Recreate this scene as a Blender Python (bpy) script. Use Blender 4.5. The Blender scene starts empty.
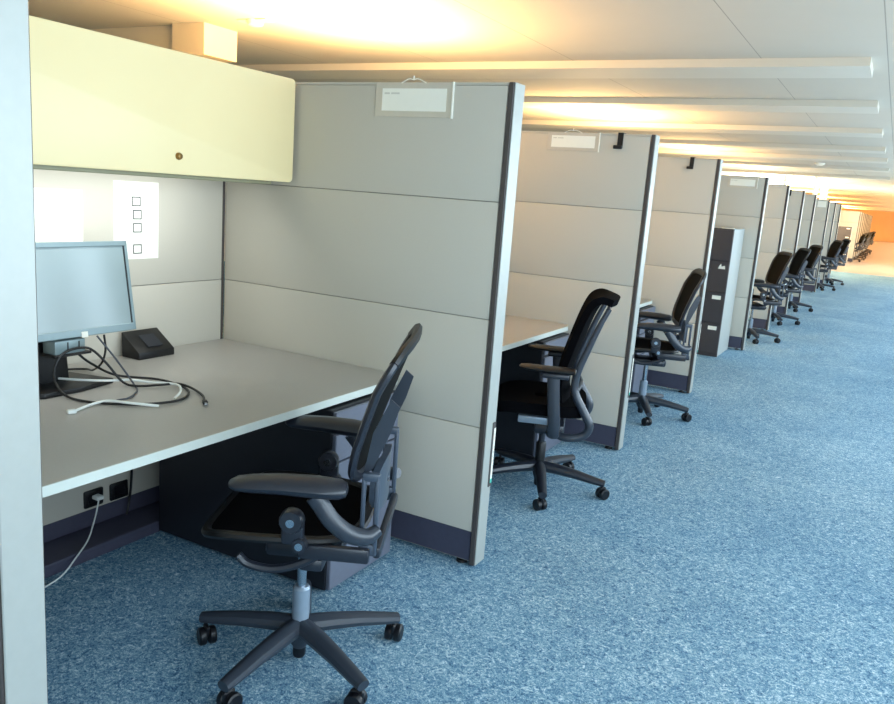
import bpy, bmesh, math, random
from mathutils import Vector, Matrix
random.seed(7)
S = bpy.context.scene
COL = S.collection
PI = math.pi

# ------------------------------------------------------------------ materials
def lin(c):
    return tuple(((v/255)/12.92 if v/255 <= .04045 else ((v/255+.055)/1.055)**2.4) for v in c) + (1,)

def mat(name, c, rough=.5, metal=0, var=.06, scale=40, bump=0, bscale=300, spec=.5, alpha=1.0):
    m = bpy.data.materials.new(name); m.use_nodes = True
    nt = m.node_tree; b = nt.nodes['Principled BSDF']
    b.inputs['Roughness'].default_value = rough
    b.inputs['Metallic'].default_value = metal
    b.inputs['Specular IOR Level'].default_value = spec
    tc = nt.nodes.new('ShaderNodeTexCoord')
    n = nt.nodes.new('ShaderNodeTexNoise'); n.inputs['Scale'].default_value = scale; n.inputs['Detail'].default_value = 3
    r = nt.nodes.new('ShaderNodeValToRGB'); L = lin(c)
    r.color_ramp.elements[0].position = .3; r.color_ramp.elements[1].position = .7
    r.color_ramp.elements[0].color = tuple(v*(1-var) for v in L[:3]) + (1,)
    r.color_ramp.elements[1].color = tuple(min(1, v*(1+var)) for v in L[:3]) + (1,)
    nt.links.new(tc.outputs['Object'], n.inputs['Vector'])
    nt.links.new(n.outputs['Fac'], r.inputs['Fac'])
    nt.links.new(r.outputs['Color'], b.inputs['Base Color'])
    if bump:
        n2 = nt.nodes.new('ShaderNodeTexNoise'); n2.inputs['Scale'].default_value = bscale
        bp = nt.nodes.new('ShaderNodeBump'); bp.inputs['Strength'].default_value = bump; bp.inputs['Distance'].default_value = .002
        nt.links.new(tc.outputs['Object'], n2.inputs['Vector'])
        nt.links.new(n2.outputs['Fac'], bp.inputs['Height']); nt.links.new(bp.outputs['Normal'], b.inputs['Normal'])
    if alpha < 1: b.inputs['Alpha'].default_value = alpha
    return m

M = {}
M['tile'] = mat('panel_fabric', (195, 189, 176), .85, var=.015, scale=220, bump=.15, bscale=900, spec=.2)
M['seam'] = mat('panel_seam', (140, 138, 130), .8, var=.05)
M['base'] = mat('panel_base', (66, 66, 84), .55, var=.05)
M['post'] = mat('post_dark', (74, 68, 66), .5, var=.05)
M['cap'] = mat('post_cap', (172, 174, 168), .4, metal=.15, var=.02)
M['desk'] = mat('laminate', (174, 170, 165), .38, var=.02, scale=120)
M['edge'] = mat('edge_band', (212, 218, 210), .35, var=.01)
M['bin'] = mat('bin_cream', (255, 234, 182), .4, var=.008, scale=8)
M['binbody'] = mat('bin_body', (150, 148, 120), .5, var=.03)
M['black'] = mat('black_plastic', (11, 11, 14), .45, var=.1)
M['mesh'] = mat('chair_mesh', (17, 17, 16), .85, var=.15, scale=400, spec=.1, alpha=.97)
M['fabric'] = mat('chair_fabric', (8, 8, 11), .95, var=.12, scale=300, bump=.2, spec=.05)
M['graph'] = mat('graphite', (50, 56, 66), .32, var=.04, spec=.6)
M['graphd'] = mat('graphite_dark', (34, 38, 48), .35, var=.05, spec=.6)
M['silverc'] = mat('chair_silver', (150, 165, 180), .3, metal=.35, var=.03)
M['lumbar'] = mat('lumbar_pad', (66, 76, 90), .35, var=.03)
M['rubber'] = mat('caster_rubber', (14, 14, 20), .4, var=.1)
M['chrome'] = mat('chrome', (190, 196, 205), .2, metal=1, var=.02)
M['cab'] = mat('cabinet_steel', (66, 60, 62), .45, var=.03)
M['cabside'] = mat('cabinet_lit_side', (172, 176, 172), .5, var=.02)  # paler than the front: light falling on the side is put into the colour
M['ped'] = mat('pedestal_shaded_steel', (26, 27, 34), .45, var=.03)  # near black: the shade under the desk is put into this colour
M['pedf'] = mat('pedestal_front', (104, 108, 122), .45, var=.03)  # lightened against the body for the aisle light on the drawer fronts
M['white'] = mat('white_paper', (246, 244, 232), .7, var=.01)
M['sleeve'] = mat('clear_sleeve', (205, 196, 180), .25, var=.02)
M['ink'] = mat('ink', (40, 40, 38), .8, var=.05)
M['faint'] = mat('faint_ink', (214, 211, 200), .8, var=.02)
M['silver'] = mat('monitor_silver', (134, 152, 156), .35, metal=.25, var=.02)
M['whitecable'] = mat('white_cable', (228, 232, 228), .45, var=.02)
M['greycable'] = mat('grey_cable', (70, 74, 84), .4, var=.05)
M['green'] = mat('green_tab', (60, 190, 170), .5, var=.03)
M['wall'] = mat('wall_paint', (224, 218, 204), .8, var=.015, scale=6)
M['endwall'] = mat('end_wall_paint', (232, 190, 140), .8, var=.03, scale=2)
M['beam'] = mat('beam_paint', (204, 199, 186), .7, var=.012, scale=5)
M['bulk'] = mat('soffit_paint', (222, 205, 170), .8, var=.015, scale=5)
M['lamp'] = mat('lamp_metal', (190, 188, 182), .4, metal=.4, var=.02)

def screen_mat():
    m = mat('lcd_screen', (146, 162, 164), .16, var=.03, scale=3, spec=.9)  # pale base colour stands in for the bright reflection on the glass
    return m
M['screen'] = screen_mat()

def carpet():
    m = bpy.data.materials.new('carpet'); m.use_nodes = True
    nt = m.node_tree; b = nt.nodes['Principled BSDF']; b.inputs['Roughness'].default_value = .95; b.inputs['Specular IOR Level'].default_value = .15
    tc = nt.nodes.new('ShaderNodeTexCoord')
    def noise(sc, det, dist=0):
        n = nt.nodes.new('ShaderNodeTexNoise'); n.inputs['Scale'].default_value = sc; n.inputs['Detail'].default_value = det
        n.inputs['Distortion'].default_value = dist; n.inputs['Roughness'].default_value = .65
        nt.links.new(tc.outputs['Object'], n.inputs['Vector']); return n
    fine = noise(82, 4, 2.2); mid = noise(30, 3, 2.6); big = noise(1.1, 2, .5)
    a = nt.nodes.new('ShaderNodeMath'); a.operation = 'MULTIPLY_ADD'; a.inputs[1].default_value = .55
    nt.links.new(fine.outputs['Fac'], a.inputs[0])
    c = nt.nodes.new('ShaderNodeMath'); c.operation = 'MULTIPLY'; c.inputs[1].default_value = .38
    nt.links.new(mid.outputs['Fac'], c.inputs[0])
    d = nt.nodes.new('ShaderNodeMath'); d.operation = 'MULTIPLY_ADD'; d.inputs[1].default_value = .08
    nt.links.new(big.outputs['Fac'], d.inputs[0]); nt.links.new(c.outputs[0], d.inputs[2])
    nt.links.new(d.outputs[0], a.inputs[2])
    r = nt.nodes.new('ShaderNodeValToRGB'); e = r.color_ramp.elements
    e[0].position = .37; e[0].color = lin((40, 70, 108)); e[1].position = .62; e[1].color = lin((206, 224, 230))
    k = e.new(.46); k.color = lin((88, 128, 158)); k = e.new(.53); k.color = lin((126, 164, 186))
    nt.links.new(a.outputs[0], r.inputs['Fac']); nt.links.new(r.outputs['Color'], b.inputs['Base Color'])
    bp = nt.nodes.new('ShaderNodeBump'); bp.inputs['Strength'].default_value = .6; bp.inputs['Distance'].default_value = .006
    nt.links.new(a.outputs[0], bp.inputs['Height']); nt.links.new(bp.outputs['Normal'], b.inputs['Normal'])
    return m
M['carpet'] = carpet()

def ceiling_mat():
    m = mat('ceiling_panels', (192, 186, 173), .85, var=.01, scale=3)
    nt = m.node_tree; b = nt.nodes['Principled BSDF']
    src = b.inputs['Base Color'].links[0].from_socket
    tc = nt.nodes.new('ShaderNodeTexCoord'); sp = nt.nodes.new('ShaderNodeSeparateXYZ')
    nt.links.new(tc.outputs['Object'], sp.inputs[0])
    prev = None
    for a in (1.03, .21, -1.24, -2.5, -3.75, -5.0):
        lt = nt.nodes.new('ShaderNodeMath'); lt.operation = 'COMPARE'; lt.inputs[1].default_value = a; lt.inputs[2].default_value = .0035
        nt.links.new(sp.outputs['X'], lt.inputs[0])
        if prev:
            ad = nt.nodes.new('ShaderNodeMath'); ad.operation = 'ADD'; nt.links.new(prev.outputs[0], ad.inputs[0]); nt.links.new(lt.outputs[0], ad.inputs[1]); lt = ad
        prev = lt
    mx = nt.nodes.new('ShaderNodeMixRGB'); mx.inputs['Color2'].default_value = lin((150, 146, 136))
    nt.links.new(lt.outputs[0], mx.inputs['Fac']); nt.links.new(src, mx.inputs['Color1'])
    nt.links.new(mx.outputs[0], b.inputs['Base Color'])
    return m
M['ceil'] = ceiling_mat()

def glass_mat():
    m = bpy.data.materials.new('window_glass'); m.use_nodes = True; nt = m.node_tree
    nt.nodes.remove(nt.nodes['Principled BSDF']); o = nt.nodes['Material Output']
    t = nt.nodes.new('ShaderNodeBsdfTransparent'); g = nt.nodes.new('ShaderNodeBsdfGlossy'); g.inputs['Roughness'].default_value = .02
    x = nt.nodes.new('ShaderNodeMixShader'); x.inputs[0].default_value = .06
    nt.links.new(t.outputs[0], x.inputs[1]); nt.links.new(g.outputs[0], x.inputs[2]); nt.links.new(x.outputs[0], o.inputs[0])
    return m
M['glass'] = glass_mat()

# ------------------------------------------------------------------ mesh helpers
def bm_new(): return bmesh.new()

def box(bm, x0, x1, y0, y1, z0, z1, bev=0, seg=2, mt=None):
    t = bmesh.new()
    bmesh.ops.create_cube(t, size=1)
    for v in t.verts:
        v.co = Vector(((x0+x1)/2 + v.co.x*(x1-x0), (y0+y1)/2 + v.co.y*(y1-y0), (z0+z1)/2 + v.co.z*(z1-z0)))
    if bev: bmesh.ops.bevel(t, geom=t.edges[:], offset=bev, segments=seg, profile=.5, affect='EDGES')
    if mt is not None: bmesh.ops.transform(t, matrix=mt, verts=t.verts)
    merge(bm, t); return bm

def merge(bm, t):
    me = bpy.data.meshes.new('tmp'); t.to_mesh(me); t.free(); bm.from_mesh(me); bpy.data.meshes.remove(me)

def catmull(pts, n=8):
    P = [Vector(p) for p in pts]; P = [P[0]*2-P[1]] + P + [P[-1]*2-P[-2]]; out = []
    for i in range(1, len(P)-2):
        a, b, c, d = P[i-1:i+3]
        for k in range(n):
            t = k/n
            out.append(.5*((2*b)+(c-a)*t+(2*a-5*b+4*c-d)*t*t+(3*b-a-3*c+d)*t**3))
    out.append(P[-2]); return out

def tube(bm, pts, r, n=10, up=(0, 0, 1), smooth=0, closed=False, flat=1.0):
    """sweep; r a number or list of (across, along-up) radii per point"""
    if smooth:
        m = len(pts)
        if isinstance(r, (list, tuple)) :
            rr = []
            for i in range(m-1):
                for k in range(smooth):
                    t = k/smooth; a, b = r[i], r[i+1]
                    if isinstance(a, tuple): rr.append((a[0]+(b[0]-a[0])*t, a[1]+(b[1]-a[1])*t))
                    else: rr.append(a+(b-a)*t)
            rr.append(r[-1]); r = rr
        pts = catmull(pts, smooth)
    P = [Vector(p) for p in pts]; N = len(P); rings = []; up = Vector(up)
    for i, p in enumerate(P):
        if closed: d = P[(i+1) % N]-P[i-1]
        else: d = P[min(i+1, N-1)]-P[max(i-1, 0)]
        d.normalize()
        s = d.cross(up)
        if s.length < 1e-3: s = d.cross(Vector((1, 0, 0)))
        s.normalize(); u = s.cross(d).normalized()
        q = r[i] if isinstance(r, (list, tuple)) else r
        ra, rb = q if isinstance(q, tuple) else (q, q*flat)
        rings.append([bm.verts.new(p + s*ra*math.cos(2*PI*k/n) + u*rb*math.sin(2*PI*k/n)) for k in range(n)])
    rng = range(N) if closed else range(N-1)
    for i in rng:
        A, B = rings[i], rings[(i+1) % N]
        for k in range(n): bm.faces.new((A[k], A[(k+1) % n], B[(k+1) % n], B[k]))
    if not closed:
        bm.faces.new(rings[0][::-1]); bm.faces.new(rings[-1])
    return bm

def lathe(bm, prof, n=20, mt=None):
    t = bmesh.new(); rings = []
    for (r, z) in prof: rings.append([t.verts.new((r*math.cos(2*PI*k/n), r*math.sin(2*PI*k/n), z)) for k in range(n)])
    for A, B in zip(rings, rings[1:]):
        for k in range(n): t.faces.new((A[k], A[(k+1) % n], B[(k+1) % n], B[k]))
    t.faces.new(rings[0][::-1]); t.faces.new(rings[-1])
    if mt is not None: bmesh.ops.transform(t, matrix=mt, verts=t.verts)
    merge(bm, t); return bm

def prism(bm, poly, z0, z1, mt=None, bev=0):
    t = bmesh.new()
    A = [t.verts.new((x, y, z0)) for x, y in poly]; B = [t.verts.new((x, y, z1)) for x, y in poly]; n = len(poly)
    for k in range(n): t.faces.new((A[k], A[(k+1) % n], B[(k+1) % n], B[k]))
    t.faces.new(A[::-1]); t.faces.new(B)
    bmesh.ops.recalc_face_normals(t, faces=t.faces)
    if bev: bmesh.ops.bevel(t, geom=t.edges[:], offset=bev, segments=2, profile=.5, affect='EDGES')
    if mt is not None: bmesh.ops.transform(t, matrix=mt, verts=t.verts)
    merge(bm, t); return bm

def sheet(bm, f, nu, nv, th):
    """solid sheet: f(u,v)->point, thickness th along the normal"""
    P = [[Vector(f(i/nu, j/nv)) for j in range(nv+1)] for i in range(nu+1)]
    def nrm(i, j):
        a = P[min(i+1, nu)][j]-P[max(i-1, 0)][j]; b = P[i][min(j+1, nv)]-P[i][max(j-1, 0)]
        n = a.cross(b); return n.normalized() if n.length > 1e-9 else Vector((0, 0, 1))
    A = [[bm.verts.new(P[i][j]+nrm(i, j)*th/2) for j in range(nv+1)] for i in range(nu+1)]
    B = [[bm.verts.new(P[i][j]-nrm(i, j)*th/2) for j in range(nv+1)] for i in range(nu+1)]
    for i in range(nu):
        for j in range(nv):
            bm.faces.new((A[i][j], A[i+1][j], A[i+1][j+1], A[i][j+1]))
            bm.faces.new((B[i][j], B[i][j+1], B[i+1][j+1], B[i+1][j]))
    for i in range(nu):
        bm.faces.new((A[i][0], B[i][0], B[i+1][0], A[i+1][0])); bm.faces.new((A[i][nv], A[i+1][nv], B[i+1][nv], B[i][nv]))
    for j in range(nv):
        bm.faces.new((A[0][j], A[0][j+1], B[0][j+1], B[0][j])); bm.faces.new((A[nu][j], B[nu][j], B[nu][j+1], A[nu][j+1]))
    return bm

def obj(name, bm, m, parent=None, smooth=True, loc=None):
    bmesh.ops.recalc_face_normals(bm, faces=bm.faces)
    me = bpy.data.meshes.new(name); bm.to_mesh(me); bm.free()
    me.materials.append(M[m] if isinstance(m, str) else m)
    if smooth:
        me.polygons.foreach_set('use_smooth', [True]*len(me.polygons)); me.set_sharp_from_angle(angle=math.radians(35))
    o = bpy.data.objects.new(name, me); COL.objects.link(o)
    if parent: o.parent = parent
    if loc: o.location = loc
    return o

def tag(o, label, cat, group=None):
    o['label'] = label; o['category'] = cat
    if group: o['group'] = group
    return o

def thing(name, label, cat, loc=(0, 0, 0), rz=0, group=None):
    o = bpy.data.objects.new(name, None); o.empty_display_size = .1; COL.objects.link(o)
    o.location = loc; o.rotation_euler = (0, 0, rz)
    return tag(o, label, cat, group)

def struct(name, bm, m, smooth=False):
    o = obj(name, bm, m, smooth=smooth); o['kind'] = 'structure'; return o

def kids(o): return [c for c in list(o.children)]
def dup(root, loc, rz=None, label=None, group=None, skip=()):
    r = root.copy(); COL.objects.link(r); r.location = loc
    if rz is not None: r.rotation_euler = (0, 0, rz)
    if label: r['label'] = label
    if group: r['group'] = group
    for ch in kids(root):
        if ch.name.split('.')[0] in skip: continue
        c = ch.copy(); COL.objects.link(c); c.parent = r
        for g in kids(ch):
            d = g.copy(); COL.objects.link(d); d.parent = c
    return r

# ------------------------------------------------------------------ setting
ZC = 2.6
XL, XR, YB, YE = -9.0, 2.45, -7.0, 78.0
M['vinyl'] = mat('tan_floor', (172, 158, 152), .35, var=.05, scale=2)
struct('floor', box(bm_new(), XL, XR, YB, 24.0, -.08, 0), 'carpet')
struct('floor_2', box(bm_new(), XL, XR, 24.0, YE, -.08, 0), 'vinyl')
struct('ceiling', box(bm_new(), XL, XR, YB, YE, ZC, ZC+.08), 'ceil')
struct('wall_left', box(bm_new(), XL-.1, XL, YB, YE, 0, ZC), 'wall')
struct('wall_end', box(bm_new(), XL, XR, YE, YE+.1, 0, ZC), 'endwall')
b = bm_new()
box(b, XL, XR, YB-.12, YB, 0, .7); box(b, XL, XR, YB-.12, YB, 2.4, ZC)
for x in (XL+.2, -5, -2, 1, XR-.2): box(b, x-.2, x+.2, YB-.12, YB, .7, 2.4)
struct('wall_back', b, 'wall')
b = bm_new()
box(b, XR, XR+.12, YB, YE, 0, .6); box(b, XR, XR+.12, YB, YE, 2.2, ZC)
y = YB
while y <= YE: box(b, XR, XR+.12, y-.15, y+.15, .6, 2.2); y += 4.25
struct('wall_right', b, 'wall')
w = struct('window_1', box(bm_new(), XR+.04, XR+.06, YB+.15, YE-.15, .6, 2.2), 'glass')
w = struct('window_2', box(bm_new(), XL+.4, XR-.4, YB-.07, YB-.05, .7, 2.4), 'glass')
# shallow dropped ceiling bands running across the room
for i, yb in enumerate((3.73, 5.95, 8.45, 11.05, 13.35, 16.1, 19.6)):
    o = struct('trim_%d' % (i+1), box(bm_new(), XL, .93, yb, yb+.52, ZC-.06, ZC), 'beam')

# boxed-in soffit hanging over the second row of desks
struct('trim_8', box(bm_new(), -3.87, -3.53, 1.94, 2.29, 2.37, ZC), 'bulk')
struct('trim_9', box(bm_new(), XL, -3.87, 2.0, 2.29, 2.42, ZC), 'bulk')

# ------------------------------------------------------------------ partitions
T = .085; H = 1.882; D = 1.39
ZB, Z1, Z2, Z3 = .1475, .5834, 1.0128, 1.4548

def make_partition(label):
    t = thing('cubicle_partition', label, 'partition', (0, 0, 0), 0, 'partitions along the aisle')
    obj('frame', box(bm_new(), -D, -.03, .006, T-.006, .02, H-.012), 'seam', t, smooth=False)
    g = .0014
    for a, c in ((ZB, Z1), (Z1, Z2), (Z2, Z3), (Z3, H-.010)):
        obj('fabric_tile', box(bm_new(), -D+.003, -.03, 0, T, a+g, c-g, .003, 2), 'tile', t)
    obj('base_panel', box(bm_new(), -D+.003, -.03, .004, T-.004, .022, ZB-g, .002, 1), 'base', t)
    obj('end_post', box(bm_new(), -.0265, -.006, -.003, T+.003, .008, H, .002, 1), 'post', t)
    obj('post_cap', box(bm_new(), -.006, .0, .002, T-.002, .008, H, .002, 1), 'cap', t)
    obj('top_rail', box(bm_new(), -D, -.026, .0, T, H-.0105, H-.001), 'tile', t)
    f = bm_new(); lathe(f, [(.006, .03), (.006, .012), (.022, .010), (.024, 0)][::-1], 14, Matrix.Translation((-.075, .03, 0)))
    obj('levelling_foot', f, 'black', t)
    s = obj('label_slot', box(bm_new(), 0, .003, T-.030, T-.004, .33, .60, .001, 1), 'post', t)
    l = obj('label_strip', box(bm_new(), .003, .0045, T-.019, T-.006, .362, .575), 'white', s)
    q = bm_new()
    for k in range(9):
        z = .395+.019*k; box(q, .0045, .005, T-.016, T-.009 if k % 3 else T-.012, z, z+.009)
    obj('faint_marks', q, 'faint', s); obj('green_tab', box(bm_new(), .003, .0047, T-.019, T-.006, .345, .362), 'green', s)
    return t

names1 = ['grey fabric partition at the first dark office chair, with a large paper sleeve at its top',
  'grey fabric partition beside the padded chair, with paper sleeve and black strap on top',
  'grey fabric partition between the third chair and the steel file cabinet, black strap on top',
  'grey fabric partition behind the tall steel file cabinet',
  'fifth grey partition from the front, just beyond the file cabinet bay',
  'sixth grey partition along the aisle, black strap hanging near its end',
  'seventh grey partition along the aisle, before the wide far bay',
  'grey partition closing the wide far bay, small white note at its top',
  'last but one grey partition of the near row',
  'end partition of the near row before the sunlit cross aisle']
Y = [0, 1.931, 3.862, 6.489, 8.42, 10.351, 12.282, 15.387, 17.319, 19.25]
part0 = make_partition(names1[0])
for y_, nm in zip(Y[1:], names1[1:]): dup(part0, (0, y_, 0), label=nm)
dup(part0, (0, -1.952, 0), label='nearest partition, only its pale end post showing at the left picture edge', skip=('label_slot',))
Y2 = [31 + 1.931*k for k in range(9)]
names2 = ['first far partition beyond the cross aisle, behind the wide dark cabinets', 'second far partition beyond the cross aisle',
  'third far partition beyond the cross aisle', 'fourth far partition beyond the cross aisle', 'fifth far partition beyond the cross aisle',
  'sixth far partition beyond the cross aisle', 'seventh far partition beyond the cross aisle', 'eighth far partition beyond the cross aisle',
  'farthest partition of the far row']
for y_, nm in zip(Y2, names2): dup(part0, (0, y_, 0), label=nm, group='partitions beyond the cross aisle', skip=('label_slot',))

# back panels of the bays
def back_panel(y0, y1, label):
    t = thing('back_panel', label, 'partition', (-D, (y0+y1)/2, 0), 0, 'panels along the back of the cubicles'); h = (y1-y0)/2
    obj('frame', box(bm_new(), -T+.006, -.006, -h, h, .02, H-.012), 'seam', t, smooth=False)
    g = .0014
    for a, c in ((.118, Z1), (Z1, Z2), (Z2, Z3), (Z3, H-.012)):
        obj('fabric_tile', box(bm_new(), -T, 0, -h+.006, h-.016, a+g, c-g, .003, 2), 'tile', t)
    obj('base_panel', box(bm_new(), -T+.004, -.004, -h+.003, h-.003, .022, .116, .002, 1), 'base', t)
    obj('corner_gap_strip', box(bm_new(), -.02, -.001, h-.015, h-.001, .02, H-.012), 'post', t, False)  # dark strip put in for the shade of the open corner gap
    obj('top_rail', box(bm_new(), -T+.002, -.002, -h, h, H-.012, H-.001, .002, 1), 'tile', t)
    return t
bp = back_panel(-1.952+T, 0, 'pale back panel of the nearest cubicle, behind the monitor and under the cream bin')
back_panel(T, Y[1], 'back panel of the second cubicle, behind the desk with the padded chair')
back_panel(Y[1]+T, Y[2], 'back panel of the third cubicle from the front')

# ------------------------------------------------------------------ desks and pedestals
def make_desk(label):
    t = thing('desk', label, 'desk', (0, 0, 0), 0, 'desks in the cubicles')
    poly = [(-D+.004, -1.84), (-.377, -1.84), (-.377, -.11), (-.381, -.075), (-.396, -.045), (-.425, -.022), (-.47, -.01), (-.53, -.006), (-D+.004, -.006)]
    obj('desktop', prism(bm_new(), poly, .709, .735), 'desk', t, smooth=False)
    # edge strip: thin shell round the free edge
    e = bm_new(); o2 = [(x, y) for x, y in poly[1:8]]
    off = []
    for i, (x, y) in enumerate(o2):
        a = Vector(o2[max(i-1, 0)]); c = Vector(o2[min(i+1, len(o2)-1)]); d = (c-a).normalized(); off.append((x+d.y*.003, y-d.x*.003))
    prism(e, [(x - .001, y) for x, y in o2] + off[::-1], .7085, .7353)
    obj('edge_band', e, 'edge', t, smooth=False)
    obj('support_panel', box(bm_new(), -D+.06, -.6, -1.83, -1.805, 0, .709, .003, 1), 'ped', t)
    return t
struct('dark_strip_back', box(bm_new(), -D+.001, -D+.17, -1.86, -.004, 0, .05, .006, 2), 'base')  # low dark box added on the carpet along the back panel
desk0 = make_desk('grey laminate desk of the nearest cubicle, holding the monitor and loose cables')
dup(desk0, (0, Y[1], 0), label='grey laminate desk behind the black padded chair, in the second cubicle')
dup(desk0, (0, Y[2], 0), label='desk of the third cubicle, its tip showing beside the mesh chair')

def make_ped(label):
    t = thing('pedestal', label, 'drawer unit', (-.33, -.33, 0), 0, 'drawer pedestals under the desks')
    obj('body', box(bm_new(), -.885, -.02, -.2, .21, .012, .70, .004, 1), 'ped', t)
    for z0, z1 in ((.02, .335), (.342, .505), (.512, .61)):
        d = obj('drawer', box(bm_new(), -.019, 0, -.198, .208, z0, z1, .003, 1), 'pedf', t)
    obj('top_drawer_rail', box(bm_new(), -.019, -.004, -.198, .208, .625, .695, .003, 1), 'pedf', t)
    for x in (-.74, -.08):
        for y in (-.15, .16):
            k = bm_new(); lathe(k, [(.018, 0), (.018, .012)], 10, Matrix.Translation((x, y, 0))); obj('foot', k, 'black', t)
    return t
ped0 = make_ped('dark drawer pedestal under the nearest desk, behind the first chair')
dup(ped0, (-.33, Y[1]-.33, 0), label='drawer pedestal under the second desk, behind the padded chair')
dup(ped0, (-.33, Y[2]-.33, 0), label='drawer pedestal under the third desk')

# ------------------------------------------------------------------ overhead bin
t = thing('overhead_bin', 'cream yellow overhead storage bin on the back panel above the monitor', 'cabinet', (-D, 0, 1.472))
obj('body', box(bm_new(), .002, .36, -1.82, -.006, 0.0, .412, .004, 1), 'binbody', t)
dr = bm_new(); r = .02; pts = []
for cx, cz, a0 in ((-.028, .416-r, 0), (-1.83+r, .416-r, 90), (-1.83+r, -.002+r, 180), (-.028, -.002+r, 270)):
    for k in range(5):
        a = math.radians(a0+22.5*k); pts.append((cx+r*math.cos(a)*(1 if a0 in (0, 270) else 1), cz+r*math.sin(a)))
Mx = Matrix(((0, 0, 1, 0), (1, 0, 0, 0), (0, 1, 0, 0), (0, 0, 0, 1)))     # (x,y,z)->(z,x,y)
pts = [(x-.012, z) for x, z in pts]
prism(dr, pts, .362, .40, Mx, .004)
dd = obj('door', dr, 'bin', t)
k = bm_new(); Rx = Matrix.Translation((.40, -.645, .062)) @ Matrix.Rotation(PI/2, 4, 'Y')
lathe(k, [(.013, 0), (.013, .006), (.010, .012), (.004, .013)], 16, Rx)
obj('lock', k, mat('brass', (150, 118, 70), .3, metal=.8), dd)

t = thing('added_bin_light', 'slim dark strip under the cream overhead bin, housing an added light', 'lamp', (-D, -.9, 1.45))
obj('housing', box(bm_new(), .20, .355, -.85, .80, .006, .022, .003, 1), 'binbody', t)  # dark strip added as housing for the fill light on the back panel
# ------------------------------------------------------------------ papers
def facing_paper(name, label, cat, x0, x1, z0, z1, y, group=None):
    pass

def sign_sleeve(y, x0, x1, z0, z1, label, hook=True):
    t = thing('sign_sleeve', label, 'sign', ((x0+x1)/2, y, z0), 0, 'paper sleeves hung on the partitions'); w = (x1-x0)/2; h = z1-z0
    obj('sleeve', box(bm_new(), -w, w, -.004, -.0005, 0, h, .001, 1), 'sleeve', t)
    p = obj('paper', box(bm_new(), -w*.82, w*.84, -.0052, -.004, h*.17, h*.83), 'white', t)
    q = bm_new()
    for a, c in ((-.76, -.62), (-.58, -.36)): box(q, w*a, w*c, -.0058, -.0052, h*.66, h*.71)
    obj('faint_lettering', q, 'faint', p)
    obj('edge_strip', box(bm_new(), w-.003, w+.002, -.008, 0, -.003, h+.003), 'white', t)
    if hook:
        k = bm_new(); zt = H-z0
        tube(k, [(-.055, -.006, zt-.004), (-.02, -.008, zt+.010), (0, -.008, zt+.007), (.02, -.008, zt+.010), (.055, -.006, zt-.004)], .0022, 6, smooth=5)
        tube(k, [(0, -.008, zt+.006), (0, -.008, zt+.022)], .0025, 6)
        obj('hanger', k, 'white', t)
    return t
sign_sleeve(0, -.600, -.252, 1.752, 1.879, 'largest paper sleeve, hung on the nearest partition right of the cream bin')
sign_sleeve(Y[1], -.66, -.33, 1.775, 1.879, 'clear sleeve with white paper on the second partition, beside a black strap')
sign_sleeve(Y[3], -.41, -.10, 1.755, 1.862, 'white paper sleeve on the partition above the steel file cabinet', hook=False)
n = box(bm_new(), -.08, .08, -.003, -.0005, -.06, .06); o = obj('note', n, 'white', None, False, (-.14, Y[7], 1.79)); tag(o, 'small white note on the partition of the wide far bay', 'note')

def strap(x, y, label):
    b = bm_new()
    w = .016
    box(b, x-w, x+w, y-.006, y-.001, 1.80, H+.004); box(b, x-w, x+w, y-.006, y+T*.6, H+.001, H+.005)
    box(b, x-w-.018, x+w, y-.024, y-.001, 1.795, 1.815, .003, 1)
    tag(obj('coat_hook', b, 'black'), label, 'hook', 'black hooks over the partition tops')
strap(-.205, Y[1], 'black strap hook over the second partition, right of the paper sleeve')
strap(-.22, Y[2], 'black strap hook over the third partition, above the mesh chair')
strap(-.2, Y[5], 'small black strap hook over the sixth partition along the aisle')

def wall_paper(name, label, y0, y1, z0, z1, boxes):
    t = thing(name, label, 'paper', (-D, (y0+y1)/2, z0), 0); h = (y1-y0)/2
    obj('sheet', box(bm_new(), 0, .0016, -h, h, 0, z1-z0), 'white', t, False)
    return t
t = wall_paper('checklist_paper', 'white paper with four empty check squares pinned above the black wedge', -.599, -.381, 1.123, 1.43, True)
for ym, zm in ((-.492, 1.352), (-.487, 1.300), (-.487, 1.248), (-.487, 1.163)):
    q = bm_new(); a = .021; yy = ym+.49; zz = zm-1.123; e = .0042
    box(q, .0016, .0022, yy-a, yy+a, zz-a*.9, zz-a*.9+e); box(q, .0016, .0022, yy-a, yy+a, zz+a*.9-e, zz+a*.9)
    box(q, .0016, .0022, yy-a, yy-a+e, zz-a*.9, zz+a*.9); box(q, .0016, .0022, yy+a-e, yy+a, zz-a*.9, zz+a*.9)
    obj('check_square', q, 'ink', t, False)
t = wall_paper('notice_paper', 'white notice paper pinned behind the top of the monitor', -.97, -.736, 1.08, 1.388, False)
obj('faint_lettering', box(bm_new(), .0016, .002, -.005, .065, .268, .275), 'faint', t, False)

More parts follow.
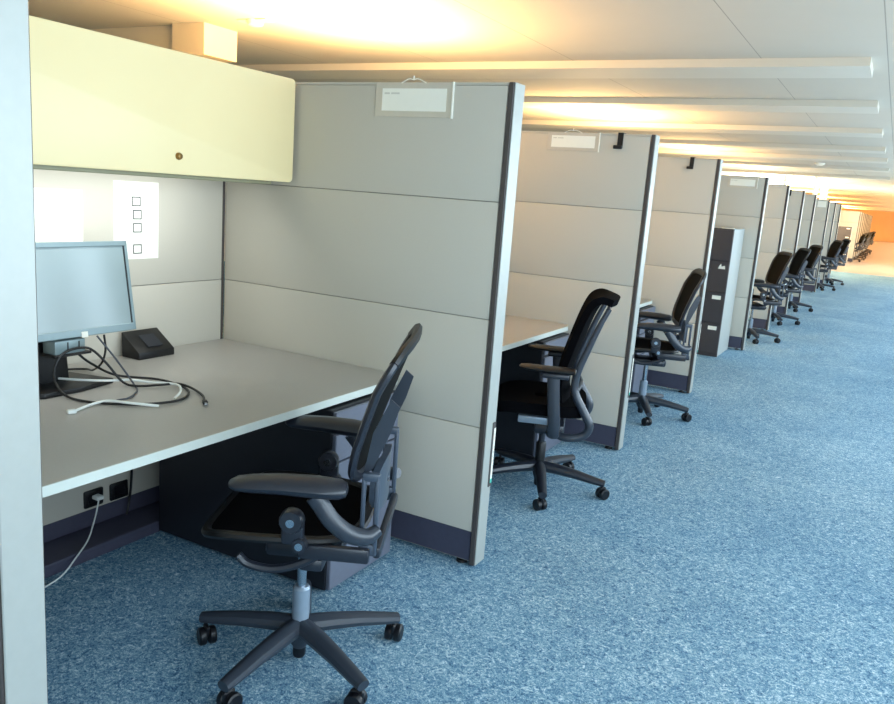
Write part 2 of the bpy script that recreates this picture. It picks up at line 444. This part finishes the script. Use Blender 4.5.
# ------------------------------------------------------------------ monitor
t = thing('monitor', 'silver framed computer monitor on the nearest desk', 'monitor', (-1.105, -1.04, .735))
Rm = Matrix.Translation((0, 0, .332)) @ Matrix.Rotation(math.radians(-9.5), 4, 'Y')
W2, H2 = .277, .159
b = bm_new(); box(b, -.030, .008, -W2, W2, -H2, H2, .006, 2, Rm)
case = obj('case', b, 'silver', t)
b = bm_new(); e = .018
box(b, .008, .014, -W2, W2, H2-e, H2, .002, 1, Rm); box(b, .008, .014, -W2, W2, -H2, -H2+.026, .002, 1, Rm)
box(b, .008, .014, -W2, -W2+e, -H2, H2, .002, 1, Rm); box(b, .008, .014, W2-.012, W2, -H2, H2, .002, 1, Rm)
obj('bezel', b, 'silver', t)
obj('screen', box(bm_new(), .008, .0105, -W2+e, W2-.012, -H2+.026, H2-e, 0, 1, Rm), 'screen', t, False)
obj('screen_edge', box(bm_new(), .0104, .0112, W2-.018, W2-.012, -H2+.026, H2-e, 0, 1, Rm), 'black', t, False)
obj('badge', box(bm_new(), .0142, .016, .05, .075, -H2-.004, -H2+.016, .001, 1, Rm), 'white', t)
b = bm_new(); prism(b, [(-.16, -.19), (.02, -.19), (.085, -.12), (.085, .02), (.055, .165), (-.12, .12)], 0, .018, None, .004)
obj('stand_base', b, 'black', t)
b = bm_new(); box(b, -.075, -.03, -.085, .055, .012, .36, .008, 2, Matrix.Rotation(math.radians(-6), 4, 'Y'))
obj('stand_neck', b, 'black', t)
b = bm_new(); box(b, -.025, .04, -.05, .065, .125, .172, .005, 2)
br = obj('stand_bracket', b, 'silver', t)
q = bm_new(); box(q, .04, .0415, -.005, -.001, .138, .165); box(q, .04, .0415, .037, .041, .138, .165); box(q, -.03, .045, -.055, .085, .117, .126, .002, 1)
obj('bracket_slots', q, 'black', br, False)
b = bm_new(); tube(b, [(0, -.10, .02), (.0, -.095, .16)], .014, 10); obj('stand_rod', b, 'black', t)

# black wedge on the desk
b = bm_new()
prism(b, [(-.048, 0), (.052, 0), (.052, .028), (-.052, .100)], -.09, .09, Matrix(((1, 0, 0, 0), (0, 0, 1, 0), (0, 1, 0, 0), (0, 0, 0, 1))), .003)
t = thing('card_holder', 'black sloped wedge stand at the back of the nearest desk', 'stand', (-1.322, -.490, .735))
o = obj('body', b, 'black', t)
b = bm_new(); sl = math.atan2(.066, .10)
box(b, -.035, .035, -.03, .045, 0, .004, .001, 1, Matrix.Translation((.004, 0, .0612)) @ Matrix.Rotation(sl, 4, 'Y'))
obj('slot_plate', b, 'graphd', t)

# cables
def cable(name, pts, r, m, label, plug=None, parent=None):
    b = bm_new(); tube(b, pts, r, 8, smooth=7)
    o = obj(name, b, m)
    tag(o, label, 'cable', 'cables on and under the nearest desk')
    return o
cA = cable('video_cable', [(-1.08, -.89, .905), (-1.08, -.885, .85), (-1.1, -.886, .8), (-1.18, -.86, .757), (-1.263, -.827, .741), (-1.30, -.88, .741), (-1.289, -.96, .741)], .0038, 'black', 'short black cable dropping from the monitor to the desk behind the stand')
cB = cable('power_cable', [(-1.08, -.919, .905), (-1.03, -.886, .83), (-.965, -.862, .745), (-.902, -.901, .740), (-.847, -.975, .740), (-.846, -1.027, .740)], .0034, 'greycable', 'thin grey cable slanting from the monitor down to the desk')
C = [(-1.12, -1.006, .902), (-1.09, -.984, .848), (-1.08, -.932, .803), (-1.075, -.84, .752), (-.968, -.753, .742), (-.843, -.761, .741), (-.764, -.8, .741), (-.713, -.873, .741), (-.717, -.943, .741), (-.772, -1.03, .741), (-.871, -1.094, .741), (-.97, -1.11, .742), (-1.03, -1.105, .762), (-1.06, -1.099, .799), (-1.06, -1.083, .847), (-1.06, -1.046, .872), (-1.05, -.993, .878), (-1.04, -.962, .863), (-1.02, -.925, .815), (-.985, -.89, .752), (-.94, -.865, .742), (-.885, -.815, .747), (-.85, -.768, .749), (-.791, -.764, .745), (-.70, -.80, .742), (-.632, -.856, .744)]
cC = cable('looped_cable', C, .0043, 'black', 'thick black cable looped over itself, its plug at the front of the desk')
b = bm_new(); box(b, -.010, .016, -.008, .008, -.006, .006, .002, 1, Matrix.Translation((-.623, -.863, .745)) @ Matrix.Rotation(math.radians(-37), 4, 'Z'))
obj('plug', b, 'black', cC)
b = bm_new(); box(b, .014, .028, -.005, .005, -.004, .004, .001, 1, Matrix.Translation((-.623, -.863, .745)) @ Matrix.Rotation(math.radians(-37), 4, 'Z'))
obj('plug_tip', b, 'chrome', cC)
cD = cable('white_cable', [(-1.25, -1.095, .7625), (-1.193, -1.06, .7605), (-1.135, -1.024, .7605), (-1.075, -.988, .7605), (-1.02, -.940, .7595), (-.985, -.86, .7545), (-.935, -.817, .748), (-.841, -.785, .7515), (-.765, -.835, .7515), (-.735, -.89, .7405)], .0042, 'whitecable', 'white cable lying across the monitor base and the black loop')
cE = cable('network_cable', [(-.831, -1.192, .742), (-.853, -1.126, .742), (-.839, -1.071, .748), (-.756, -1.043, .751), (-.70, -.985, .741)], .0045, 'whitecable', 'white cable end with square plug nearest the front of the desk')
b = bm_new(); box(b, -.008, .008, -.022, .004, -.006, .006, .002, 1, Matrix.Translation((-.828, -1.195, .742)) @ Matrix.Rotation(math.radians(-18), 4, 'Z'))
obj('plug', b, 'whitecable', cE)

# outlets below the desk
def outlet(y, z, label, plugged):
    t = thing('power_outlet', label, 'outlet', (-D, y, z), 0, 'outlets under the nearest desk')
    obj('plate', box(bm_new(), 0, .007, -.044, .044, -.036, .036, .006, 2), 'black', t)
    b = bm_new(); box(b, .007, .009, -.027, .027, -.02, .02, .003, 1); obj('socket', b, 'rubber', t)
    return t
outlet(-.709, .167, 'black wall outlet under the desk with the white plug in it', True)
outlet(-.587, .163, 'empty black wall outlet under the desk, right of the plugged one', False)
b = bm_new(); tube(b, [(-1.352, -.71, .172), (-1.335, -.735, .13), (-1.31, -.77, .095), (-1.26, -.832, .066), (-1.2, -.933, .043), (-1.172, -1.01, .015), (-1.16, -1.10, .004), (-1.15, -1.2, .004)], .0032, 8, smooth=7)
o = tag(obj('charger_cable', b, 'whitecable'), 'thin white cable hanging from the outlet under the desk to the carpet', 'cable')
b = bm_new(); box(b, -1.381, -1.345, -.722, -.690, .166, .182, .003, 1); obj('plug', b, 'whitecable', o)
b = bm_new(); tube(b, [(-1.375, -.53, .69), (-1.372, -.53, .4), (-1.372, -.535, .2), (-1.37, -.55, .1), (-1.36, -.57, .056)], .005, 8, smooth=6)
tag(obj('desk_cable', b, 'black'), 'black cable running down the back panel under the desk', 'cable')

# ------------------------------------------------------------------ file cabinets
def cabinet(name, label, x0, x1, y0, y1, h, rows, labels, group=None):
    t = thing(name, label, 'file cabinet', ((x0+x1)/2, (y0+y1)/2, 0), 0, group); w = (x1-x0)/2; d = (y1-y0)/2
    obj('body', box(bm_new(), -w, w, -d+.02, d, 0, h, .004, 1), 'cabside', t)
    obj('front_frame', box(bm_new(), -w, w, -d+.012, -d+.0205, 0, h), 'cab', t, False)
    z = .035; dz = (h-.045)/rows
    for k in range(rows):
        dw = obj('drawer', box(bm_new(), -w+.003, w-.003, -d, -d+.013, z+.004, z+dz-.004, .003, 1), 'cab', t)
        if labels[k]:
            obj('label_holder', box(bm_new(), w*.35, w*.80, -d-.003, -d, z+dz-.075, z+dz-.035, .001, 1) if labels[k] == 1 else
                prism(bm_new(), [(w*.45, z+dz-.08), (w*.82, z+dz-.08), (w*.78, z+dz-.045), (w*.62, z+dz-.055), (w*.58, z+dz-.025), (w*.5, z+dz-.05)], 0, .002, Matrix(((1, 0, 0, 0), (0, 0, -1, -d), (0, 1, 0, 0), (0, 0, 0, 1)))), 'white', dw, False)
        b = bm_new(); box(b, -w*.3, w*.1, -d-.012, -d, z+dz-.10, z+dz-.085, .003, 1); obj('handle', b, 'cab', dw)
        z += dz
    return t
t = cabinet('file_cabinet', 'tall grey steel four drawer file cabinet in the bay past the third chair', -.55, -.158, 5.82, 6.45, 1.322, 4, (1, 1, 2, 0))
obj('top_card', box(bm_new(), .07, .185, -.31, -.22, 1.322, 1.327), 'white', t, False)
cabinet('lateral_cabinet', 'wide dark file cabinet standing at the start of the far row', -.70, -.18, 30.25, 30.95, 1.30, 4, (1, 1, 1, 1))

# ------------------------------------------------------------------ chairs
def chair_base(t, legm, rr, phase, wheel='wheel', r_hub=.034):
    b = bm_new(); lathe(b, [(.02, .045), (r_hub, .07), (r_hub+.004, .10), (r_hub, .135), (.026, .142)], 20); obj('hub', b, legm, t)
    b = bm_new(); lathe(b, [(.017, .012), (.02, .02), (.02, .07)], 14); obj('hub_tube', b, 'rubber', t)
    for k in range(5):
        a = phase+2*PI*k/5; c, s = math.cos(a), math.sin(a)
        b = bm_new()
        P = [(.02, .118), (.10, .114), (.2, .104), (.29, .090), (rr+.002, .084)]
        tube(b, [(c*d, s*d, z) for d, z in P], [(.032, .030), (.031, .028), (.027, .024), (.024, .020), (.021, .017)], 10)
        obj('leg', b, legm, t)
        b = bm_new()
        sw = a+.9+k*.7; px, py = c*(rr-.012), s*(rr-.012)
        Mt = Matrix.Translation((px, py, 0)) @ Matrix.Rotation(sw, 4, 'Z')
        R90 = Matrix.Rotation(PI/2, 4, 'X')
        for sd in (-1, 1):
            lathe(b, [(.010, -.011), (.026, -.011), (.0285, -.007), (.0285, .007), (.024, .011), (.008, .011)], 18, Mt @ Matrix.Translation((.012, sd*.0155, .0285)) @ R90)
        lathe(b, [(.006, .03), (.006, .082)], 8, Mt)
        box(b, -.012, .028, -.007, .007, .028, .062, .004, 1, Mt)
        obj('caster', b, 'rubber', t)

def loop_pts(f, n=56): return [f(2*PI*k/n) for k in range(n)]

def make_mesh_chair(label):
    t = thing('mesh_office_chair', label, 'chair', (0, 0, 0), 0, 'mesh office chairs along the cubicles')
    chair_base(t, 'graph', .33, math.radians(54-(206-90)))
    b = bm_new(); lathe(b, [(.026, .13), (.027, .15), (.027, .245), (.022, .252)], 18); obj('column_sleeve', b, 'silverc', t)
    b = bm_new(); lathe(b, [(.014, .24), (.014, .385)], 14); obj('gas_spring', b, 'chrome', t)
    # tilt mechanism: housing + curved rocker bars
    b = bm_new(); box(b, -.075, .075, -.13, .10, .375, .425, .014, 2); box(b, -.20, .20, -.10, -.03, .40, .44, .012, 2)
    mech = obj('tilt_mechanism', b, 'graphd', t)
    for s in (-1, 1):
        b = bm_new(); tube(b, [(s*.235, .13, .452), (s*.235, .10, .428), (s*.235, .03, .420), (s*.235, -.05, .446), (s*.232, -.12, .492)], .0125, 8, up=(1, 0, 0), smooth=6); obj('rocker_bar', b, 'graphd', mech)
        b = bm_new(); Rb = Matrix.Rotation(PI/2, 4, 'Y')
        lathe(b, [(.030, -.02), (.034, -.012), (.034, .012), (.030, .02)], 20, Matrix.Translation((s*.25, -.02, .575)) @ Rb)
        box(b, s*.25-.012, s*.25+.012, -.055, .008, .505, .585, .01, 2)
        lathe(b, [(.020, -.018), (.022, 0), (.020, .018)], 16, Matrix.Translation((s*.25, -.045, .508)) @ Rb)
        pv = obj('pivot', b, 'graphd', t)
        b = bm_new(); lathe(b, [(.012, -.026), (.013, 0), (.012, .026)], 14, Matrix.Translation((s*.25, -.02, .575)) @ Rb)
        obj('bolt', b, 'chrome', pv)
        b = bm_new(); lathe(b, [(.011, -.022), (.011, .022)], 14, Matrix.Translation((s*.25, -.045, .508)) @ Rb); obj('bolt', b, 'chrome', pv)
        b = bm_new(); box(b, s*.237-.012, s*.237+.012, -.235, -.04, .462, .506, .008, 2); obj('rear_link', b, 'graphd', mech)
    b = bm_new(); box(b, -.215, .215, -.262, -.240, .466, .50, .008, 2); obj('rear_crossbar', b, 'graphd', mech)
    # seat
    def seat_xy(a):
        c, s = math.cos(a), math.sin(a); e = .55
        x = math.copysign(abs(c)**e, c); y = math.copysign(abs(s)**e, s)
        return x*(.245+.02*y), .03+y*.225
    def seat_z(x, y): 
        z = .495+.010*math.cos(x*5) - .03*((x/.25)**2 < 0)
        z += .02*abs(x/.25)**2.2
        if y > .14: z -= ((y-.14)/.12)**2*.03
        if y < -.1: z += ((-.1-y)/.1)**2*.014
        return z
    b = bm_new(); tube(b, loop_pts(lambda a: (*seat_xy(a), seat_z(*seat_xy(a))-.004)), [(.017, .013)]*56, 8, closed=True); obj('seat_frame', b, 'black', t)
    def sf(u, v):
        a = u*2*PI; x, y = seat_xy(a); r = .02+v*.96; x, y = x*r, .03+(y-.03)*r
        return (x, y, seat_z(x, y)-.022*(1-r*r))
    b = bm_new(); sheet(b, sf, 40, 7, .006); obj('seat', b, 'fabric', t)
    # back
    prof = [(.60, -.196), (.66, -.188), (.72, -.192), (.80, -.212), (.90, -.246), (.97, -.270), (1.03, -.292), (1.06, -.303), (1.09, -.315)]
    def bf(z):
        for (z0, f0), (z1, f1) in zip(prof, prof[1:]):
            if z <= z1: k = (z-z0)/(z1-z0); return f0+(f1-f0)*k
        return prof[-1][1]
    zc, zh = .868, .190
    def back_pt(a, r=1.0):
        c, s = math.cos(a), math.sin(a)
        e = .36; x = math.copysign(abs(c)**e, c); y = math.copysign(abs(s)**e, s)
        z = zc+zh*y*r
        hw = .215+.045*min(1, max(0, (z-.66)/.28))
        if z > .99: hw -= .012*((z-.99)/.09)**2
        X = x*r*hw
        f = bf(z) +   .028*(X/.25)**2 * (1 if z < .95 else max(.6, 1-(z-.95)*4))
        return (X, f, z)
    b = bm_new(); tube(b, loop_pts(lambda a: back_pt(a), 64), [(.018, .012)]*64, 8, up=(0, 1, .3), closed=True); obj('back_frame', b, 'graphd', t)
    b = bm_new(); sheet(b, lambda u, v: back_pt(u*2*PI, .02+.96*v), 48, 8, .004); obj('backrest', b, 'mesh', t)
    # upper crest of darker plastic
    b = bm_new(); tube(b, [back_pt(math.radians(d)) for d in range(35, 146, 5)], [(.022, .014)]*23, 8, up=(0, 1, .3)); obj('crest', b, 'black', t)
    # lumbar pad and its brackets behind the mesh
    def lf(u, v):
        a = u*2*PI; c, s = math.cos(a), math.sin(a); e = .7; x = math.copysign(abs(c)**e, c)*.15*v; z = .635+math.copysign(abs(s)**e, s)*.075*v
        return (x, -.228-.012*math.cos(x*8)+.4*x*x, z)
    b = bm_new(); sheet(b, lf, 28, 5, .02); obj('lumbar_pad', b, 'lumbar', t)
    for s in (-1, 1):
        b = bm_new(); x = s*.222
        box(b, x-.010, x+.010, -.252, -.238, .48, .71, .005, 2); box(b, x-.010, x+.010, -.214, -.202, .50, .71, .005, 2)
        box(b, x-.010, x+.010, -.252, -.202, .695, .72, .006, 2); box(b, x-.010, x+.010, -.252, -.202, .48, .515, .006, 2)
        obj('back_bracket', b, 'lumbar', t)
        # wing from lumbar side up to the shoulder
        b = bm_new(); prism(b, [(-.20, .70), (-.225, .72), (-.270, .83), (-.290, .90), (-.265, .92), (-.22, .82)], -.003, .003, Matrix.Translation((s*.19, 0, 0)) @ Matrix(((0, 0, 1, 0), (1, 0, 0, 0), (0, 1, 0, 0), (0, 0, 0, 1))))
        obj('back_wing', b, 'graph', t)
    # arms
    for s in (-1, 1):
        x = s*.285; an = -s*.10
        b = bm_new(); L = [(-.165, 0), (-.155, 1), (-.10, 1.12), (0, 1.08), (.08, 1.0), (.115, .86), (.125, .0)]
        tube(b, [(x-s*.0+math.sin(an)*-f, f, .682+.008*math.cos(f*9)) for f, _ in [(-.172, 0), (-.168, 0), (-.15, 0), (-.09, 0), (.0, 0), (.08, 0), (.12, 0), (.137, 0), (.141, 0)]],
             [(.012, .007), (.03, .018), (.044, .025), (.05, .027), (.047, .025), (.044, .022), (.036, .018), (.02, .01), (.008, .004)], 14)
        arm = obj('arm_pad', b, 'graphd', t)
        b = bm_new(); tube(b, [(x, -.085, .665), (x, -.105, .64), (x, -.135, .60), (x-s*.01, -.18, .562), (x-s*.03, -.225, .548), (x-s*.055, -.252, .56)],
             [(.026, .018), (.026, .018), (.026, .020), (.026, .022), (.024, .022), (.018, .02)], 12, up=(1, 0, 0), smooth=4)
        obj('arm_yoke', b, 'graph', t)
    return t

def make_padded_chair(label):
    t = thing('padded_office_chair', label, 'chair')
    chair_base(t, 'graphd', .345, math.radians(8-(199-90)), r_hub=.03)
    b = bm_new(); lathe(b, [(.024, .13), (.026, .15), (.026, .24), (.02, .25)], 16); obj('column_sleeve', b, 'black', t)
    b = bm_new(); lathe(b, [(.017, .24), (.017, .39)], 14); obj('gas_spring', b, 'graphd', t)
    b = bm_new(); box(b, -.21, .21, -.08, .12, .395, .432, .006, 2); obj('seat_carrier', b, 'silverc', t)
    def sf(u, v):
        a = u*2*PI; c, s = math.cos(a), math.sin(a); e = .5; x = math.copysign(abs(c)**e, c)*.25*v; y = .03+math.copysign(abs(s)**e, s)*.235*v
        z = .468+.012*(x/.25)**2 - (max(0, y-.12)/.14)**2*.02
        return (x, y, z)
    b = bm_new(); sheet(b, sf, 44, 7, .055); obj('seat', b, 'fabric', t)
    prof = [(.51, -.105), (.60, -.095), (.68, -.108), (.78, -.135), (.88, -.164), (.96, -.192), (1.01, -.220), (1.03, -.262), (1.018, -.31)]
    P2 = catmull([(0, f, z) for z, f in prof], 5)
    def bf(u, v):
        k = v*(len(P2)-1); i = min(int(k), len(P2)-2); q = P2[i].lerp(P2[i+1], k-i); x = (u*2-1); hw = .215-.02*(1-v)-.02*max(0, v-.8)/.2
        return (x*hw, q.y+.035*x*x, q.z)
    b = bm_new(); sheet(b, bf, 16, 40, .035); bmesh.ops.bevel(b, geom=[e for e in b.edges if e.calc_face_angle(0) > 1.2], offset=.012, segments=2, profile=.5, affect='EDGES')
    obj('backrest', b, 'fabric', t)
    for s in (-1, 1):
        x = s*.212
        b = bm_new()
        tube(b, [(x, -.262, .995), (x, -.222, .90), (x, -.180, .78), (x, -.145, .67), (x, -.142, .58), (x, -.190, .49), (x, -.228, .42), (x, -.205, .365), (x, -.12, .345), (x*.8, -.04, .36)],
             [(.012, .010), (.014, .012), (.016, .015), (.018, .018), (.02, .02), (.021, .022), (.021, .022), (.02, .02), (.02, .02), (.02, .022)], 12, up=(1, 0, 0), smooth=5)
        obj('back_frame', b, 'graph', t)
    b = bm_new(); tube(b, [(-.195, -.255, .985), (0, -.27, .99), (.195, -.255, .985)], .010, 8, smooth=5); obj('back_crossbar', b, 'graph', t)
    b = bm_new(); tube(b, [(-.195, -.15, .58), (0, -.17, .58), (.195, -.15, .58)], .012, 8, smooth=5); obj('back_crossbar', b, 'graph', t)
    b = bm_new(); box(b, -.19, .19, -.11, .04, .34, .395, .014, 2); obj('tilt_mechanism', b, 'graphd', t)
    for s in (-1, 1):
        x = s*.275
        b = bm_new()
        tube(b, [(x, -.14, .690), (x, -.135, .690), (x, -.11, .690), (x, 0, .689), (x, .09, .692), (x, .125, .694), (x, .132, .694)], [(.02, .006), (.038, .013), (.046, .016), (.047, .016), (.043, .014), (.030, .009), (.01, .003)], 14)
        arm = obj('arm_pad', b, 'black', t)
        b = bm_new(); box(b, x-.03, x+.03, -.11, .02, .650, .676, .008, 2); obj('arm_plate', b, 'graphd', arm)
        b = bm_new(); tube(b, [(x, -.035, .66), (x, -.045, .55), (x-s*.005, -.058, .43), (x-s*.03, -.06, .36), (x-s*.09, -.05, .35)], [(.017, .030)]*5, 12, up=(0, 1, 0), smooth=5); obj('arm_post', b, 'graph', t)
    return t

RZ = lambda deg: math.radians(deg-90)          # facing direction in degrees -> rotation
ch = make_mesh_chair('nearest black mesh office chair, pushed half under the front desk')
ch.location = (-.165, -.9, 0); ch.rotation_euler = (0, 0, RZ(206))
pc = make_padded_chair('black upholstered office chair with pale back frame at the second desk')
pc.location = (-.165, 1.04, 0); pc.rotation_euler = (0, 0, RZ(199))
for x, y, a, lab in (
    (-.15, 2.93, 200, 'mesh office chair facing the third desk, just before the file cabinet bay'),
    (-.09, 7.42, 204, 'mesh office chair just past the file cabinet, lowest in the far group of three'),
    (-.07, 9.45, 202, 'mesh office chair in the middle of the far group of three'),
    (-.07, 11.45, 205, 'mesh office chair farthest in the far group of three'),
    (-.04, 16.35, 204, 'mesh office chair beside the wide far bay, nearer of the last pair'),
    (0.02, 18.3, 202, 'mesh office chair at the very end of the near row, before the cross aisle')):
    c = dup(ch, (x, y, 0), RZ(a), lab)
    for q in c.children:
        if q.name.split('.')[0] in ('leg', 'caster'): q.rotation_euler.z = math.radians(7-(54+a-206))   # five-star base swivelled under the seat
far_labels = ['first mesh chair of the far row beyond the cross aisle', 'second mesh chair of the far row', 'third mesh chair of the far row', 'fourth mesh chair of the far row',
  'fifth mesh chair of the far row', 'sixth mesh chair of the far row', 'seventh mesh chair of the far row', 'eighth mesh chair of the far row, next to the end']
for k, lab in enumerate(far_labels):
    dup(ch, (-.06+.06*((k*3) % 4)/3, Y2[k]+1.0, 0), RZ(196+6*(k % 3)), lab, 'mesh chairs beyond the cross aisle')

# ------------------------------------------------------------------ poles, detectors
for x, y_, lab in ((-1.574, 21, 'grey power pole farthest left, above the fifth partition from the front'), (-.857, 21.5, 'power pole just left of the row of four thin white ones'),
        (-.88, 22.5, 'leftmost of the four thin white power poles past the row end'), (-.899, 24.3, 'second from left of the four thin white power poles past the row end'),
        (-.913, 25.3, 'third from left of the four thin white power poles past the row end'), (-.925, 26.5, 'rightmost of the four thin white power poles past the row end')):
    b = bm_new(); box(b, -.03, .03, -.03, .03, 0, ZC, .003, 1)
    tag(obj('power_pole', b, 'white', None, True, (x, y_, 0)), lab, 'pole', 'power poles up to the ceiling')
b = bm_new(); lathe(b, [(.03, -.045), (.055, -.035), (.062, -.012), (.062, 0)], 20)
t = thing('smoke_detector', 'small round smoke detector on the ceiling above the cream bin', 'smoke detector', (-3.03, 1.95, ZC)); obj('body', b, 'beam', t)
b = bm_new(); box(b, -.14, .14, -.05, .05, -.012, 0, .004, 1); obj('mounting_plate', b, 'beam', t)
b = bm_new(); lathe(b, [(.05, -.05), (.09, -.03), (.10, -.008), (.10, 0)], 20)
t = thing('ceiling_speaker', 'small white ceiling fitting over the far part of the aisle', 'smoke detector', (-.303, 15.447, ZC)); obj('body', b, 'white', t)

# ------------------------------------------------------------------ light
def area(name, loc, rot, sx, sy, power, col):
    l = bpy.data.lights.new(name, 'AREA'); l.shape = 'RECTANGLE'; l.size = sx; l.size_y = sy; l.energy = power; l.color = col
    o = bpy.data.objects.new(name, l); o.location = loc; o.rotation_euler = rot; COL.objects.link(o); return o
SKY = (.70, .875, 1.0); WARM = (1.0, .60, .24)
area('daylight', (XR+.3, 7, 1.4), (0, PI/2, 0), 1.5, 27, 900, SKY)               # right windows, sky light
area('daylight', (-1, YB-.35, 1.6), (PI/2, 0, 0), 12, 1.5, 55, SKY)              # windows behind the camera
area('daylight', (XR+.3, 28.5, 1.5), (0, PI/2, 0), 1.5, 7, 500, (1, .86, .62))  # low sun on the cross aisle windows
area('daylight', (XR+.3, 54, 1.6), (0, PI/2, 0), 1.7, 44, 2600, (1, .62, .30))
for y_, p in ((1.75, 240), (7.2, 205), (12.3, 150), (17.2, 150)):                # uplights standing behind the back panels
    area('unseen_uplight', (-2.2, y_, 1.95), (PI, 0, 0), .5, 1.6, p, WARM)
for y_, p, c in ((22.5, 1500, (1, .86, .62)), (27, 2400, (1, .86, .6)), (34, 600, (1, .55, .16)), (42, 600, (1, .5, .14)), (52, 600, (1, .5, .14)), (64, 700, (1, .5, .14)), (73, 700, (1, .5, .16))):  # unseen lamps without fittings, added to brighten the far ceiling
    area('unseen_uplight', (-2.4, y_, 1.95), (PI, 0, 0), .8, 2.0, p, c)
tl = area('added_wall_fill', (-1.06, -.98, 1.447), (0, math.radians(46), 0), .05, 1.45, 6.0, (.96, 1, .98)); tl.data.spread = math.radians(170)  # added fill, brightens the back panel under the bin
w = bpy.data.worlds.new('World'); S.world = w; w.use_nodes = True
w.node_tree.nodes['Background'].inputs['Color'].default_value = (.55, .75, 1, 1)
w.node_tree.nodes['Background'].inputs['Strength'].default_value = .6

# ------------------------------------------------------------------ camera
F_PX, CX, CY, CZ, YAW, PIT, ROL = 801.5088, 1.2723, -2.7305, 1.4783, .4944, -.1964, .0739
F_PX, CX, CY, CZ, YAW, PIT, ROL = 801.50882,1.27227,-2.73050,1.47835,0.49443,-0.19640,0.07393
f = Vector((-math.sin(YAW)*math.cos(PIT), math.cos(YAW)*math.cos(PIT), math.sin(PIT)))
r0 = f.cross(Vector((0, 0, 1))).normalized(); u0 = r0.cross(f)
rr = r0*math.cos(ROL)+u0*math.sin(ROL); uu = -r0*math.sin(ROL)+u0*math.cos(ROL)
cd = bpy.data.cameras.new('Camera'); cd.sensor_width = 36; cd.lens = 36*F_PX/894; cd.clip_end = 300
cam = bpy.data.objects.new('Camera', cd); COL.objects.link(cam)
cam.matrix_world = Matrix(((rr.x, uu.x, -f.x, CX), (rr.y, uu.y, -f.y, CY), (rr.z, uu.z, -f.z, CZ), (0, 0, 0, 1)))
S.camera = cam
vs = S.view_settings; vs.view_transform = 'Standard'; vs.look = 'None'; vs.exposure = 0; vs.gamma = 1; vs.use_curve_mapping = False
S.cycles.max_bounces = 10; S.cycles.diffuse_bounces = 6
